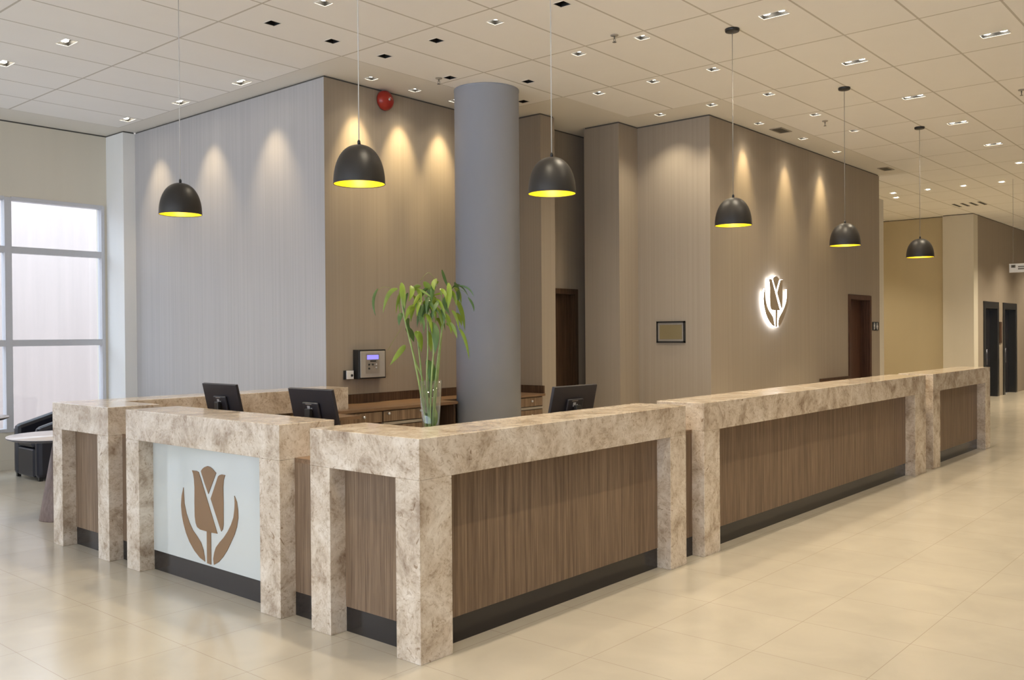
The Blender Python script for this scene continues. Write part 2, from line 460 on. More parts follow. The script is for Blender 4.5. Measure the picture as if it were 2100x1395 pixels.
# window wall at the far left
WZ0, WZ1 = .46, 3.34
mods = []
xr = 5.64
while xr > X0+1.4:
    mods.append((xr-1.14, xr)); xr -= 1.22
ww = [(3.24, 5.85, 12.0, 12.2, 0, WZ0), (X0, 3.24, 12.0, 12.2, 0, .06), (X0, 5.85, 12.0, 12.2, WZ1, T), (5.64, 5.85, 12.0, 12.2, WZ0, WZ1), (X0, mods[-1][0], 12.0, 12.2, .06, WZ1)]
wbox('wall_window', ww, 'wall_cream')
for i, (a, b) in enumerate(mods):
    WZ0 = .46 if i < 2 else .06
    w = bpy.data.objects.new('window_%d' % (i+1), None); COL.objects.link(w); struct(w)
    w.location = ((a+b)/2, 12.05, WZ0)
    o = w.location
    mb = MB()
    a2, b2 = a-.08, b
    mb.box(*rel((a2, a, 11.985, 12.10, WZ0, WZ1), o))
    if i == 0: mb.box(*rel((b-.03, b+.012, 11.985, 12.10, WZ0, WZ1), o))
    mb.box(*rel((a, b, 11.99, 12.10, WZ1-.035, WZ1+.012), o)); mb.box(*rel((a, b, 11.99, 12.10, WZ0, WZ0+.04), o))
    for z in (2.70, 1.55): mb.box(*rel((a, b, 11.99, 12.08, z-.04, z+.04), o))
    mb.build('window_frame', M['alu'], w)
    for z0, z1 in ((WZ0+.04, 1.51), (1.59, 2.66), (2.74, WZ1-.035)):
        MB().box(*rel((a, b-(.03 if i == 0 else 0), 12.03, 12.036, z0, z1), o)).build('window_pane', M['pane'], w)
struct(MB().box(X0, 5.69, 11.975, 12.0, 0, .12).build('baseboard_back', M['wall_cream']))
struct(MB().box(X0-14, 16, 17.0, 17.2, -.1, 4.35).build('wall_exterior', M['outside']))
struct(MB().box(X0-14, 16, 12.3, 17.0, -.2, -.1).build('ground_outside', M['outside']))
# the rest of the lobby, outside the frame: a glazed side, a back wall
wl = [(X0-.2, X0, Y0, Y1, 0, .35), (X0-.2, X0, Y0, Y1, 3.45, CZ+.1)]
yy = Y0
while yy < Y1:
    wl.append((X0-.2, X0, yy, min(yy+.14, Y1), .35, 3.45)); yy += 1.9
wbox('wall_left', wl, 'white')
wbox('wall_right', [(X0, X1, Y0-.2, Y0, 0, CZ+.1)], 'white')
wbox('wall_far', [(X1, X1+.2, Y0, 5.85, 0, CZ+.1)], 'white')
# doors
def door(i, a, b, y, h, leaf, frame, fw=.09, depth=.12):
    d = bpy.data.objects.new('door_%d' % i, None); COL.objects.link(d); struct(d)
    d.location = ((a+b)/2, y, 0); o = d.location
    mb = MB()
    mb.box(*rel((a, a+fw, y-.02, y+depth+.05, 0, h), o)); mb.box(*rel((b-fw, b, y-.02, y+depth+.05, 0, h), o))
    mb.box(*rel((a+fw, b-fw, y-.02, y+depth+.05, h-fw, h), o))
    mb.build('door_frame', M[frame], d)
    MB().box(*rel((a+fw, b-fw, y+depth, y+depth+.04, .005, h-fw), o)).build('door_leaf', M[leaf], d)
    return d, o
d1, o1 = door(1, 9.302, 9.873, 7.37, 2.208, 'wood_dark', 'wood_dark', .07, .06)
d2, o2 = door(2, 14.517, 15.511, 5.47, 2.205, 'door_wood', 'door_wood', .075, .14)
for k, (a, b) in enumerate(((23.402, 24.798), (25.232, 26.658))):
    d, o = door(3+k, a, b, 5.65, 2.298, 'door_black', 'black', .16, .14)
    MB().box(*rel((a+.24, a+.58, 5.772, 5.788, .02, 2.0), o)).build('glass_side_strip', M['door_steel'], d)
    hb = MB().tube([(a+.66-o[0], 5.74-o[1], .78), (a+.66-o[0], 5.74-o[1], 1.16)], .022, 10)
    hb.box(*rel((a+.645, a+.675, 5.74, 5.789, .80, .83), o)); hb.box(*rel((a+.645, a+.675, 5.74, 5.789, 1.10, 1.13), o))
    hb.build('door_handle', M['door_steel'], d)
# round column
cx, cy, cr = 7.43, 6.76, .353
cl = MB().lathe([(0, 0), (cr, 0), (cr, CZ-.02), (cr+.004, CZ-.018), (cr+.004, CZ), (0, CZ)], 96, (0, 0, 0)).build('column_round', M['column'])
cl.location = (cx, cy, 0); struct(cl)

# ------------------------------------------------------------ reception counters
HT, BT, DP, FR, RC = 1.11, .205, .395, .20, .105     # height, beam, depth, post width, recess
KZ, PT = .136, .91
def counter(label, o, stone_posts, tops, panels, kicks):
    t = thing('reception_counter', label, 'reception counter', (o[0], o[1], 0), 0, 'stone framed reception counter units')
    oo = (o[0], o[1], 0)
    mb = MB()
    for poly in tops:
        mb.prism([(x-o[0], y-o[1]) for x, y in poly], (0, 0, HT-BT), (1,0,0), (0,1,0), (0,0,1), BT)
    mb.build('stone_top', M['stone'], t, .003)
    for b in stone_posts: MB().box(*rel(b+(0, HT-BT), oo)).build('stone_post', M['stone'], t, .003)
    out = []
    for b in panels: out.append(MB().box(*rel(b+(KZ, HT-BT), oo)).build('front_panel', M['wood'], t))
    for b in kicks: MB().box(*rel(b+(0, KZ), oo)).build('kick_plate', M['kick'], t)
    return t, out
XF, YF = 3.075, 3.26
CL, CR_ = 4.13, 5.625
# C: L-shaped corner unit
counter('L-shaped corner counter nearest the camera, walnut panels on both sides',
  (XF, YF),
  [(XF, XF+DP, 3.96, CL), (XF, XF+.225, YF, 3.435), (5.415, CR_, YF, YF+DP)],
  [[(XF, YF), (CR_, YF), (CR_, YF+DP), (XF+DP, YF+DP), (XF+DP, CL), (XF, CL)]],
  [(XF+RC, XF+RC+.03, 3.435, 3.96), (XF+.225, 5.415, YF+RC, YF+RC+.03)],
  [(XF+RC+.004, XF+RC+.034, 3.435, 3.96), (XF+.225, 5.415, YF+RC+.004, YF+RC+.034)])
# logo unit
LA, LB = 4.416, 6.235
tl, outp = counter('straight counter unit with white glass front and bronze tulip emblem',
  (XF, LA), [(XF, XF+DP, LA, LA+FR), (XF, XF+DP, LB-.18, LB)], [[(XF, LA), (XF+DP, LA), (XF+DP, LB), (XF, LB)]],
  [], [(XF+RC+.004, XF+RC+.034, LA+FR, LB-.18)])
gp = MB().box(*rel((XF+RC, XF+RC+.012, LA+FR, LB-.18, KZ, HT-BT), (XF, LA, 0))).build('glass_panel', M['glass_white'], tl)
# A/B: far L-shaped unit
AA, AB, BX = 6.50, 7.43, 5.70
counter('far left L-shaped counter whose long wing runs to the striped wall corner',
  (XF, AB), [(XF, XF+DP, AA, AA+.17), (XF, XF+.2, AB-.165, AB), (BX-.2, BX, AB-DP, AB)],
  [[(XF, AA), (XF+DP, AA), (XF+DP, AB-DP), (BX, AB-DP), (BX, AB), (XF, AB)]],
  [(XF+RC, XF+RC+.03, AA+.17, AB-.165), (XF+.2, BX-.2, AB-RC-.03, AB-RC)],
  [(XF+RC+.004, XF+RC+.034, AA+.17, AB-.165), (XF+.2, BX-.2, AB-RC-.034, AB-RC-.004)])
# E, F long units
counter('longest straight counter unit in the middle of the right-hand row', (5.88, YF),
  [(5.88, 6.115, YF, YF+DP), (10.62, 11.0, YF, YF+DP)], [[(5.88, YF), (11.0, YF), (11.0, YF+DP), (5.88, YF+DP)]],
  [(6.115, 10.62, YF+RC, YF+RC+.03)], [(6.115, 10.62, YF+RC+.004, YF+RC+.034)])
counter('short farthest counter unit at the right end of the row', (11.28, YF),
  [(11.28, 11.55, YF, YF+DP), (13.60, 13.85, YF, YF+DP)], [[(11.28, YF), (13.85, YF), (13.85, YF+DP), (11.28, YF+DP)]],
  [(11.55, 13.60, YF+RC, YF+RC+.03)], [(11.55, 13.60, YF+RC+.004, YF+RC+.034)])
# recessed walnut infills between the units
def infill(label, b):
    cx_, cy_ = (b[0]+b[1])/2, (b[2]+b[3])/2
    t = thing('counter_infill', label, 'panel', (cx_, cy_, 0), 0, 'walnut infill panels between counters')
    o = (cx_, cy_, 0)
    MB().box(*rel(b+(KZ, .885), o)).build('infill_panel', M['wood'], t)
    MB().box(*rel((b[0], b[1], b[2], b[3], .885, .912), o)).build('infill_cap', M['wood_top'], t)
    MB().box(*rel(b+(0, KZ), o)).build('kick_plate', M['kick'], t)
infill('narrow walnut panel in the gap right of the tulip emblem unit', (3.18, 3.40, CL, LA))
infill('barely visible walnut panel in the gap left of the tulip emblem unit', (3.18, 3.40, LB, AA))
infill('narrow walnut panel between the corner unit and the longest unit', (CR_, 5.88, 3.36, 3.6))
infill('walnut panel in the gap before the farthest counter unit', (11.0, 11.28, 3.42, 3.6))

# tulip emblem outline, u to the right, v up, metres
TUL = {
 'leaf_left': [(-0.308,0.147),(-0.33,0.091),(-0.34,0.024),(-0.33,-0.04),(-0.312,-0.092),(-0.28,-0.153),(-0.237,-0.206),(-0.176,-0.256),(-0.107,-0.293),(-0.048,-0.308),(-0.053,-0.28),(-0.067,-0.234),(-0.096,-0.191),(-0.144,-0.156),(-0.194,-0.124),(-0.239,-0.077),(-0.274,-0.022),(-0.298,0.04),(-0.304,0.094)],
 'leaf_right': [(0.301,0.158),(0.327,0.122),(0.338,0.074),(0.34,0.023),(0.324,-0.035),(0.295,-0.089),(0.248,-0.152),(0.212,-0.198),(0.163,-0.247),(0.115,-0.285),(0.058,-0.312),(0.051,-0.274),(0.064,-0.231),(0.083,-0.197),(0.127,-0.157),(0.175,-0.121),(0.223,-0.074),(0.26,-0.028),(0.288,0.021),(0.3,0.07),(0.304,0.11)],
 'stem': [(-0.023,-0.107),(0.025,-0.107),(0.025,-0.316),(-0.023,-0.314)],
 'petal_left': [(-0.197,0.271),(-0.147,0.273),(-0.117,0.268),(-0.088,0.223),(0.101,-0.106),(0.024,-0.109),(-0.104,-0.107),(-0.140,-0.095),(-0.158,-0.07),(-0.168,-0.031),(-0.17,0.055),(-0.167,0.162),(-0.173,0.216),(-0.183,0.25)],
 'petal_top': [(-0.087,0.276),(-0.07,0.292),(-0.046,0.305),(-0.008,0.316),(0.025,0.313),(0.05,0.304),(0.093,0.28),(0.0,0.137),(-0.048,0.208)],
 'petal_right': [(0.197,0.277),(0.160,0.278),(0.135,0.272),(0.117,0.262),(0.027,0.109),(0.147,-0.086),(0.165,-0.07),(0.173,-0.04),(0.175,0.096),(0.173,0.198),(0.180,0.245)],
}
for nm, poly in TUL.items():
    MB().prism(poly, (XF+RC-.004-XF, 5.3415-LA, .4645), (0,-1,0), (0,0,1), (1,0,0), .004).build('emblem_'+nm.split('_')[0], M['bronze'], gp)
# backlit tulip sign on the tulip wall: dark metal pieces in front of a white LED edge
sg = thing('illuminated_tulip_sign', 'glowing white backlit tulip logo mounted on the taupe wall', 'sign', (11.78, 5.47, 2.03))
def grow(poly, d):
    n = len(poly); out = []
    area = sum(poly[i][0]*poly[(i+1) % n][1]-poly[(i+1) % n][0]*poly[i][1] for i in range(n))
    sgn = 1 if area > 0 else -1
    for i in range(n):
        p0, p1, p2 = Vector(poly[i-1]), Vector(poly[i]), Vector(poly[(i+1) % n])
        a = (p1-p0).normalized(); b = (p2-p1).normalized()
        na = Vector((a.y, -a.x))*sgn; nb = Vector((b.y, -b.x))*sgn
        v = (na+nb)
        v = v.normalized() if v.length > 1e-6 else na
        k = min(1.6, 1/max(.5, v.dot(na)))
        out.append(tuple(p1+v*d*k))
    return out
for nm, poly in TUL.items():
    pl = [(x*1.13, y*1.10) for x, y in poly]
    MB().prism(pl, (0, -.052, 0), (1,0,0), (0,0,1), (0,1,0), .004).build('emblem_'+nm.split('_')[0], M['sign_face'], sg)
    MB().prism(grow(pl, .002), (0, -.0475, 0), (1,0,0), (0,0,1), (0,1,0), .022).build('led_halo', M['halo'], sg)

# ------------------------------------------------------------ desks, credenzas
def desk(name, label, cat, o, parts):
    t = thing(name, label, cat, (o[0], o[1], 0))
    for nm, bs, mt in parts:
        mb = MB()
        for b in bs: mb.box(*rel(b, (o[0], o[1], 0)))
        mb.build(nm, M[mt], t, .002)
    return t
desk('work_desk', 'low walnut work surface behind the logo counter, holding two monitors', 'desk', (3.8, 5.3),
     [('desk_top', [(3.475, 4.25, 4.14, 6.51, .72, .75)], 'wood_top'), ('desk_leg', [(3.5, 4.2, 4.2, 4.24, 0, .72)], 'wood_dark'), ('desk_leg', [(3.5, 4.2, 6.3, 6.34, 0, .72)], 'wood_dark')])
desk('work_desk', 'low walnut work surface behind the corner counter, holding the vase and a monitor', 'desk', (4.5, 3.9),
     [('desk_top', [(3.475, 5.85, 3.66, 4.13, .72, .75)], 'wood_top'), ('desk_leg', [(3.5, 3.54, 3.7, 4.1, 0, .72)], 'wood_dark'), ('desk_leg', [(5.78, 5.82, 3.7, 4.1, 0, .72)], 'wood_dark')])
desk('work_desk', 'walnut work surface along the inside of the far counter wing', 'desk', (4.6, 6.8),
     [('desk_top', [(3.475, 5.44, 6.53, 7.03, .85, .88)], 'wood_top'), ('desk_leg', [(3.5, 3.54, 6.55, 7.0, 0, .85)], 'wood_dark'), ('desk_leg', [(4.5, 4.54, 6.55, 7.0, 0, .85)], 'wood_dark')])
def knob(x, y, z, parent, o):
    k = MB().lathe([(0, 0), (.006, 0), (.006, .012), (.014, .016), (.014, .024), (0, .026)], 16)
    ob = k.build('drawer_knob', M['silver'], parent)
    ob.rotation_euler = (PI/2, 0, 0); ob.location = (x-o[0], y-o[1], z-o[2])
def credenza(label, x0, x1, y0, y1, top, drawers, strips, splash, backs):
    """drawers: (x0,x1,z0,z1,knob_x)"""
    o = (x0, y1, 0)
    t = thing('credenza', label, 'cabinet', o, 0, None)
    mb = MB(); mb.box(*rel((x0+.01, x1-.01, y0+.03, y1, .08, top-.03), o)); mb.build('cabinet_body', M['wood_dark'], t)
    MB().box(*rel((x0, x1, y0-.01, y1, top-.03, top), o)).build('worktop', M['wood_top'], t, .002)
    MB().box(*rel((x0+.03, x1-.03, y0+.06, y1-.05, 0, .08), o)).build('plinth', M['kick'], t)
    for b in splash: MB().box(*rel(b, o)).build('backsplash', M['wood_dark'], t)
    for a, b, z0, z1, kx in drawers:
        d = MB().box(*rel((a+.004, b-.004, y0, y0+.03, z0+.003, z1-.003), o)).build('drawer', M['wood'], t, .002)
        if kx: knob(kx, y0, (z0+z1)/2+.01, d, o)
    for a, b, z0, z1 in strips: MB().box(*rel((a, b, y0-.006, y0+.03, z0, z1), o)).build('metal_rail', M['metal_strip'], t)
    for b in backs: MB().box(*rel(b, o)).build('side_panel', M['wood_dark'], t)
    return t
credenza('long walnut credenza with drawers below the grey control panel', 5.46, 6.66, 6.88, 7.02, .90,
   [(5.47, 6.0, .755, .865, 5.755), (5.47, 6.0, .45, .72, 5.755), (6.01, 6.65, .755, .865, None), (6.01, 6.65, .50, .72, 6.506)],
   [(6.01, 6.65, .724, .750)], [(5.71, 7.78, 7.54, 7.568, .90, .995)],
   [(7.02, 7.05, 6.9, 7.53, 0, .87)])
for o_ in [o for o in bpy.data.objects if o.name.startswith('credenza')]:
    # top and body run on to the wall beside the counter end
    ox = (5.46, 7.02, 0)
    MB().box(*rel((5.71, 7.06, 7.02, 7.565, .87, .90), ox)).build('worktop', M['wood_top'], o_)
    MB().box(*rel((6.66, 7.06, 6.87, 7.02, .87, .90), ox)).build('worktop', M['wood_top'], o_)
    MB().box(*rel((7.06, 7.785, 7.13, 7.565, .87, .90), ox)).build('worktop', M['wood_top'], o_)
    MB().box(*rel((5.72, 6.65, 7.02, 7.53, .08, .87), ox)).build('cabinet_body', M['wood_dark'], o_)
    knob(6.074, 6.88, .837, o_, ox); knob(6.506, 6.88, .837, o_, ox)
credenza('small walnut drawer cabinet just right of the round column', 7.79, 8.585, 6.90, 7.56, .90,
   [(7.80, 8.54, .755, .865, 8.328), (7.80, 8.54, .56, .72, 8.325)], [(7.80, 8.54, .724, .750)],
   [(8.57, 8.597, 6.91, 7.56, .90, .992)], [])
credenza('walnut sideboard behind the long counter, left of the far brown door', 13.35, 14.48, 4.95, 5.46, .87,
   [(13.36, 13.9, .45, .83, None), (13.92, 14.47, .45, .83, None)], [], [(13.35, 14.48, 5.44, 5.465, .87, .91)], [])

# ------------------------------------------------------------ monitors
def make_monitor(label, loc, rz, tilt=math.radians(13)):
    """back faces local -Y ; tilts so that the top leans to local -Y"""
    t = thing('computer_monitor', label, 'monitor', loc, rz, 'computer monitors behind the counters')
    h, w = .315, .475
    zc = .345
    def tl_(ob):
        ob.rotation_euler = (tilt, 0, 0); ob.location = (0, 0, zc); return ob
    mb = MB().box(-w/2, w/2, -.012, .012, -h/2, h/2)
    cs = tl_(mb.build('monitor_casing', M['monitor'], t, .004))
    mb = MB().box(-w/2+.012, w/2-.012, .0121, .0135, -h/2+.012, h/2-.012)
    mb.build('screen', M['screen'], cs)
    MB().box(-.085, .085, -.032, -.012, -.075, .065).build('rear_bulge', M['monitor'], cs, .008)
    MB().box(-.030, -.002, -.034, -.032, .012, .042).build('label_sticker', M['silver'], cs)
    MB().box(.008, .020, -.034, -.032, .012, .028).build('label_sticker', M['silver'], cs)
    MB().box(-.045, .02, -.0325, -.0318, .052, .056).build('label_sticker', M['metal_strip'], cs)
    MB().box(-.027, .027, -.068, -.040, 0.0, .36).build('stand_neck', M['black'], t, .004)
    MB().box(-.12, .12, -.15, .07, 0, .014).build('stand_foot', M['black'], t, .005)
    return t
# faces: back toward -X  => rotate -90deg so local -Y -> world -X
make_monitor('black monitor seen from behind over the logo counter, left of the two there', (3.93, 6.37, .75), -PI/2)
make_monitor('black monitor seen from behind nearest the gap, right of the two at the logo counter', (3.93, 5.22, .75), -PI/2+.03)
make_monitor('lone black monitor seen from behind over the right-hand counter', (5.22, 3.95, .75), -.05)

# ------------------------------------------------------------ wall items
# fire bell
fb = thing('fire_bell', 'round red fire alarm bell high on the wall near the ceiling', 'alarm bell', (6.655, 7.57, 4.165))
bl = MB().lathe([(0, .085), (.03, .084), (.07, .072), (.098, .045), (.106, .02), (.108, .0), (.1, 0.002), (0, .002)], 40).build('bell_dome', M['red'], fb); bl.rotation_euler = (PI/2, 0, 0); bl.location = (0, -.012, 0)
b2 = MB().lathe([(0, 0), (.06, 0), (.06, .014), (0, .014)], 24).build('bell_base', M['black'], fb); b2.rotation_euler = (PI/2, 0, 0)
b3 = MB().lathe([(0, 0), (.013, 0), (.013, .008), (0, .010)], 16).build('bell_nut', M['silver'], bl); b3.location = (0, 0, .083)
# alarm control panel
cp = thing('alarm_control_panel', 'black-sided grey control box with blue display on the taupe wall', 'control panel', (6.384, 7.57, 1.155))
MB().box(-.184, .184, -.098, 0, 0, .308).build('panel_housing', M['black'], cp, .003)
fr = MB().box(-.170, .166, -.110, -.098, .014, .292).build('panel_door', M['panel_grey'], cp, .003)
MB().box(-.105, .085, -.1115, -.110, .055, .265).build('keypad_plate', M['metal_strip'], fr)
MB().box(-.085, .070, -.1135, -.1115, .205, .250).build('display', M['lcd'], fr)
MB().box(-.045, .035, -.1135, -.1115, .180, .192).build('display_buttons', M['black'], fr)
for xx, zz in ((-.06, .15), (-.01, .15), (.04, .15), (-.06, .11), (.04, .115)):
    MB().lathe([(0, 0), (.010, 0), (.010, .006), (0, .007)], 14).build('key', M['black'] if xx < 0 else M['silver'], fr)
    k = bpy.context.scene.collection.objects[-1]
    k.rotation_euler = (PI/2, 0, 0); k.location = (xx, -.1115, zz)
sw = thing('key_switch', 'small white key switch on a black box, left of the control panel', 'switch', (6.125, 7.57, 1.155))
MB().box(-.055, .05, -.035, 0, 0, .095).build('switch_box', M['black'], sw, .002)
s1 = MB().box(-.046, .046, -.047, -.035, .003, .092).build('switch_plate', M['white'], sw, .003)
k = MB().lathe([(0, 0), (.013, 0), (.013, .008), (0, .008)], 16).build('keyhole', M['black'], s1); k.rotation_euler = (PI/2, 0, 0); k.location = (.018, -.047, .042)
# plaque on x=10.05
pq = thing('framed_plaque', 'small brass plaque in a black frame on the narrow wall', 'plaque', (10.05, 6.025, 1.49))
pl = MB()
pw, ph = .205, .272
for b in ((-.022, 0, -pw, -pw+.022, 0, ph), (-.022, 0, pw-.018, pw, 0, ph), (-.022, 0, -pw, pw, 0, .020), (-.022, 0, -pw, pw, ph-.020, ph)): pl.box(*b)
pl.build('plaque_frame', M['black'], pq)
MB().box(-.012, 0, -pw+.02, pw-.017, .018, ph-.018).build('mount', M['metal_strip'], pq)
gd = MB().box(-.015, -.012, -pw+.045, pw-.042, .045, ph-.045).build('engraved_plate', M['gold'], pq)
et = MB()
et.prism([(x*.09, y*.08) for x, y in TUL['petal_left']], (-.0165, 0, .185), (0,-1,0), (0,0,1), (1,0,0), .0015)
for z, w_ in ((.14, .07), (.122, .085), (.104, .06)): et.box(-.0165, -.015, -w_, w_, z, z+.006)
et.build('engraving', M['gold'], gd)
# restroom sign right of door_2
rs = thing('restroom_sign', 'small square pictogram sign right of the far brown door', 'sign', (15.73, 5.47, 1.63))
MB().box(-.14, .14, -.012, 0, 0, .14).build('sign_plate', M['black'], rs)
wp = MB()
def figure(x, skirt):
    s = .045
    wp.box(x-.012, x+.012, -.0145, -.012, .105, .127)
    if skirt: wp.prism([(x-.010, .102), (x+.010, .102), (x+.034, .052), (x-.034, .052)], (0, -.0145, 0), (1,0,0), (0,0,1), (0,1,0), .0025)
    else: wp.box(x-.022, x+.022, -.0145, -.012, .058, .102)
    wp.box(x-.014, x-.003, -.0145, -.012, .014, .055); wp.box(x+.003, x+.014, -.0145, -.012, .014, .055)
figure(-.075, False); figure(.07, True)
wp.box(-.004, .002, -.0145, -.012, .02, .12)
wp.build('pictograms', M['white'], rs)
# lift call plate
lp = thing('lift_sign_plate', 'narrow dark vertical plate between the two dark doors', 'sign', (24.98, 5.65, 1.30))
MB().box(-.10, .10, -.02, 0, 0, .52).build('plate', M['wood_dark'], lp, .004)
MB().box(-.06, .06, -.024, -.02, .05, .47).build('plate_face', M['door_wood'], lp)
# hanging sign
hs = thing('hanging_direction_sign', 'white hanging sign cut by the right edge, far in the corridor', 'sign', (18.0, 3.56, 2.63))
MB().box(-.015, .015, -.36, .36, 0, .155).build('sign_board', M['white'], hs, .003)
wr = MB()
for a, b, z0, z1 in ((.26, .33, .085, .135), (.28, .31, .10, .12), (.02, .22, .05, .075), (-.20, 0, .05, .075), (.10, .22, .09, .11)): wr.box(-.017, -.015, a, b, z0, z1)
wr.build('sign_markings', M['vent'], hs)
for y in (-.3, .3): MB().tube([(0, y, .155), (0, y, CZ-2.63)], .003, 6).build('hanging_wire', M['dcord'], hs)

# ------------------------------------------------------------ ceiling lights
def spot(parent, loc, power, size, blend, tilt=None, color=WARM):
    l = bpy.data.lights.new('spot_lamp', 'SPOT'); l.energy = power; l.spot_size = math.radians(size); l.spot_blend = blend
    l.color = color; l.shadow_soft_size = .03
    o = bpy.data.objects.new('spot_light', l); COL.objects.link(o); o.parent = parent; o.location = loc
    if tilt: o.rotation_euler = tilt
    return o
def housing_mb(hx, hy, d=.075, t=.004):
    mb = MB()
    mb.box(-hx, hx, -hy, hy, d, d+t)
    mb.box(-hx-t, -hx, -hy-t, hy+t, 0, d+t); mb.box(hx, hx+t, -hy-t, hy+t, 0, d+t)
    mb.box(-hx, hx, -hy-t, -hy, 0, d+t); mb.box(-hx, hx, hy, hy+t, 0, d+t)
    return mb
def trim_mb(hx, hy, w=.006):
    mb = MB()
    mb.box(-hx-w, -hx, -hy-w, hy+w, -.003, .001); mb.box(hx, hx+w, -hy-w, hy+w, -.003, .001)
    mb.box(-hx, hx, -hy-w, -hy, -.003, .001); mb.box(-hx, hx, hy, hy+w, -.003, .001)
    return mb
PM = {}
def proto_mesh(key, mb, mt):
    if key not in PM:
        bmesh.ops.recalc_face_normals(mb.bm, faces=mb.bm.faces)
        me = bpy.data.meshes.new(key); mb.bm.to_mesh(me); mb.bm.free(); me.materials.append(mt); PM[key] = me
    return PM[key]
def part(name, me, parent, loc=(0,0,0)):
    o = bpy.data.objects.new(name, me); COL.objects.link(o); o.parent = parent; o.location = loc; return o
def lampmesh(r=.036):
    return MB().lathe([(0, 0), (r*.8, 0), (r, .006), (r, .022), (0, .022)], 20)
HS = proto_mesh('square_housing', housing_mb(SZ, SZ), M['can'])
TS = proto_mesh('square_trim', trim_mb(SZ, SZ, .004), M['plaster'])
HD = proto_mesh('long_housing', housing_mb(DW, DL), M['can'])
TD = proto_mesh('long_trim', trim_mb(DW, DL, .004), M['plaster'])
HL = proto_mesh('twin_housing', housing_mb(.055, .10), M['can'])
TL_ = proto_mesh('twin_trim', trim_mb(.055, .10, .004), M['plaster'])
LM = proto_mesh('lamp_disc', lampmesh(.036), M['lamp'])
LO = proto_mesh('lamp_disc_off', lampmesh(.030), M['black'])
def fixture(label, x, y, kind, hm, tm, lamps, group, power=SPOT, size=110, blend=.9, col=WARM, spots=None):
    t = thing('ceiling_downlight', label, 'ceiling light', (x, y, CZ), 0, group)
    part('housing', hm, t); part('trim_ring', tm, t)
    for lx, ly in lamps: part('lamp', LM if kind else LO, t, (lx, ly, (max(.008, .19/math.hypot(x, y)-(.006 if len(lamps) > 1 and x > 6 else 0)) if x < 15 else -.008) if kind else .045))
    if kind and power:
        spot(t, (0, 0, -.006), power, size, blend, None, col)
    return t
for x, y, lb in SINGLE_ON: fixture(lb, x, y, 1, HS, TS, [(0, 0)], 'lit square ceiling spots', SPOT)
for x, y, lb in WASH_ON:
    t = fixture(lb, x, y, 1, HS, TS, [(0, 0)], 'wall washing ceiling spots', 0)
    spot(t, (0, .04, -.006), 105 if y > 7 else 62, 50, .95, (math.radians(10), 0, 0), (1, .77, .42))
    spot(t, (0, -.02, -.006), 8, 110, .9)
for x, y, lb in SINGLE_OFF: fixture(lb, x, y, 0, HS, TS, [(0, 0)], 'unlit black ceiling spots')
for x, y, lb in DOUBLE_LEFT:
    t = fixture(lb, x, y, 1, HL, TL_, [(0, -.05), (0, .05)], 'twin lamp spots on the left', 0)
    if x > 5: spot(t, (0.02, 0, -.006), 34, 60, 1.0, (0, math.radians(-15), 0), (1, .78, .48))
    else: spot(t, (0, 0, -.006), 30, 110, .9)
for x, y, lb in DOUBLE: fixture(lb, x, y, 1, HD, TD, [(0, -.068), (0, .068)], 'long twin lamp downlights', SPOT*2.0)
for x, y in DOUBLE_OFFCAM: fixture('long twin-lamp downlight of the front lobby rows or added to brighten the corridor, outside the picture', x, y, 1, HD, TD, [(0, -.068), (0, .068)], 'long twin lamp downlights out of view', SPOT*(7 if x > 22 else 4.6 if x > 17 else 2.0))

# vents
def vent(label, x, y, lx, ly, n=7):
    t = thing('ceiling_air_vent', label, 'air vent', (x, y, CZ-.008))
    mb = MB()
    for b in ((-lx, lx, -ly, -ly+.02, 0, .008), (-lx, lx, ly-.02, ly, 0, .008), (-lx, -lx+.02, -ly+.02, ly-.02, 0, .008), (lx-.02, lx, -ly+.02, ly-.02, 0, .008)): mb.box(*b)
    mb.build('vent_frame', M['metal_strip'], t)
    sl = MB()
    for k in range(n):
        yy_ = -ly+.02+(2*ly-.04)*(k+.5)/n
        sl.box(-lx+.02, lx-.02, yy_-.003, yy_+.003, .001, .008)
    sl.build('vent_slats', M['vent'], t)
    MB().box(-lx+.02, lx-.02, -ly+.02, ly-.02, .0065, .0079).build('vent_back', M['can'], t)
vent('grey rectangular air vent in the plaster between the fourth and fifth pendants', 11.49, 5.21, .165, .085)
vent('smaller-looking far grey air vent near the end of the tulip wall', 15.40, 5.17, .165, .085)
for k, yk in enumerate((5.565, 5.40, 5.235, 5.07)):
    t = thing('ceiling_slot_vent', ['leftmost', 'second', 'third', 'rightmost'][k]+' of four dark parallel ceiling slots before the corridor pier', 'air vent', (20.96, yk, CZ-.006), 0, 'four dark ceiling slots')
    MB().box(-.28, .28, -.028, .028, 0, .006).build('slot_frame', M['vent'], t)
    MB().box(-.265, .265, -.02, .02, -.001, .004).build('slot_opening', M['can'], t)
# sprinklers
def sprinkler(label, x, y):
    t = thing('ceiling_sprinkler', label, 'sprinkler', (x, y, CZ), 0, 'ceiling sprinklers')
    MB().lathe([(0, 0), (.036, 0), (.034, -.008), (.015, -.014), (0, -.014)], 24).build('escutcheon', M['metal_strip'], t)
    mb = MB(); mb.tube([(0, 0, -.012), (0, 0, -.035)], .007, 8); mb.tube([(-.006, 0, -.03), (-.014, 0, -.045), (-.004, 0, -.062)], .0028, 6); mb.tube([(.006, 0, -.03), (.014, 0, -.045), (.004, 0, -.062)], .0028, 6)
    mb.build('sprinkler_body', M['vent'], t)
    MB().lathe([(0, -.062), (.018, -.062), (.018, -.065), (0, -.065)], 16).build('deflector', M['vent'], t)
sprinkler('sprinkler on the ceiling between two lit spots right of the third pendant cord', 6.811, 4.647)
sprinkler('sprinkler on the ceiling left of the fifth pendant cord', 11.369, 4.564)
sprinkler('sprinkler at the right edge beyond the long twin-lamp downlights', 11.389, 2.352)
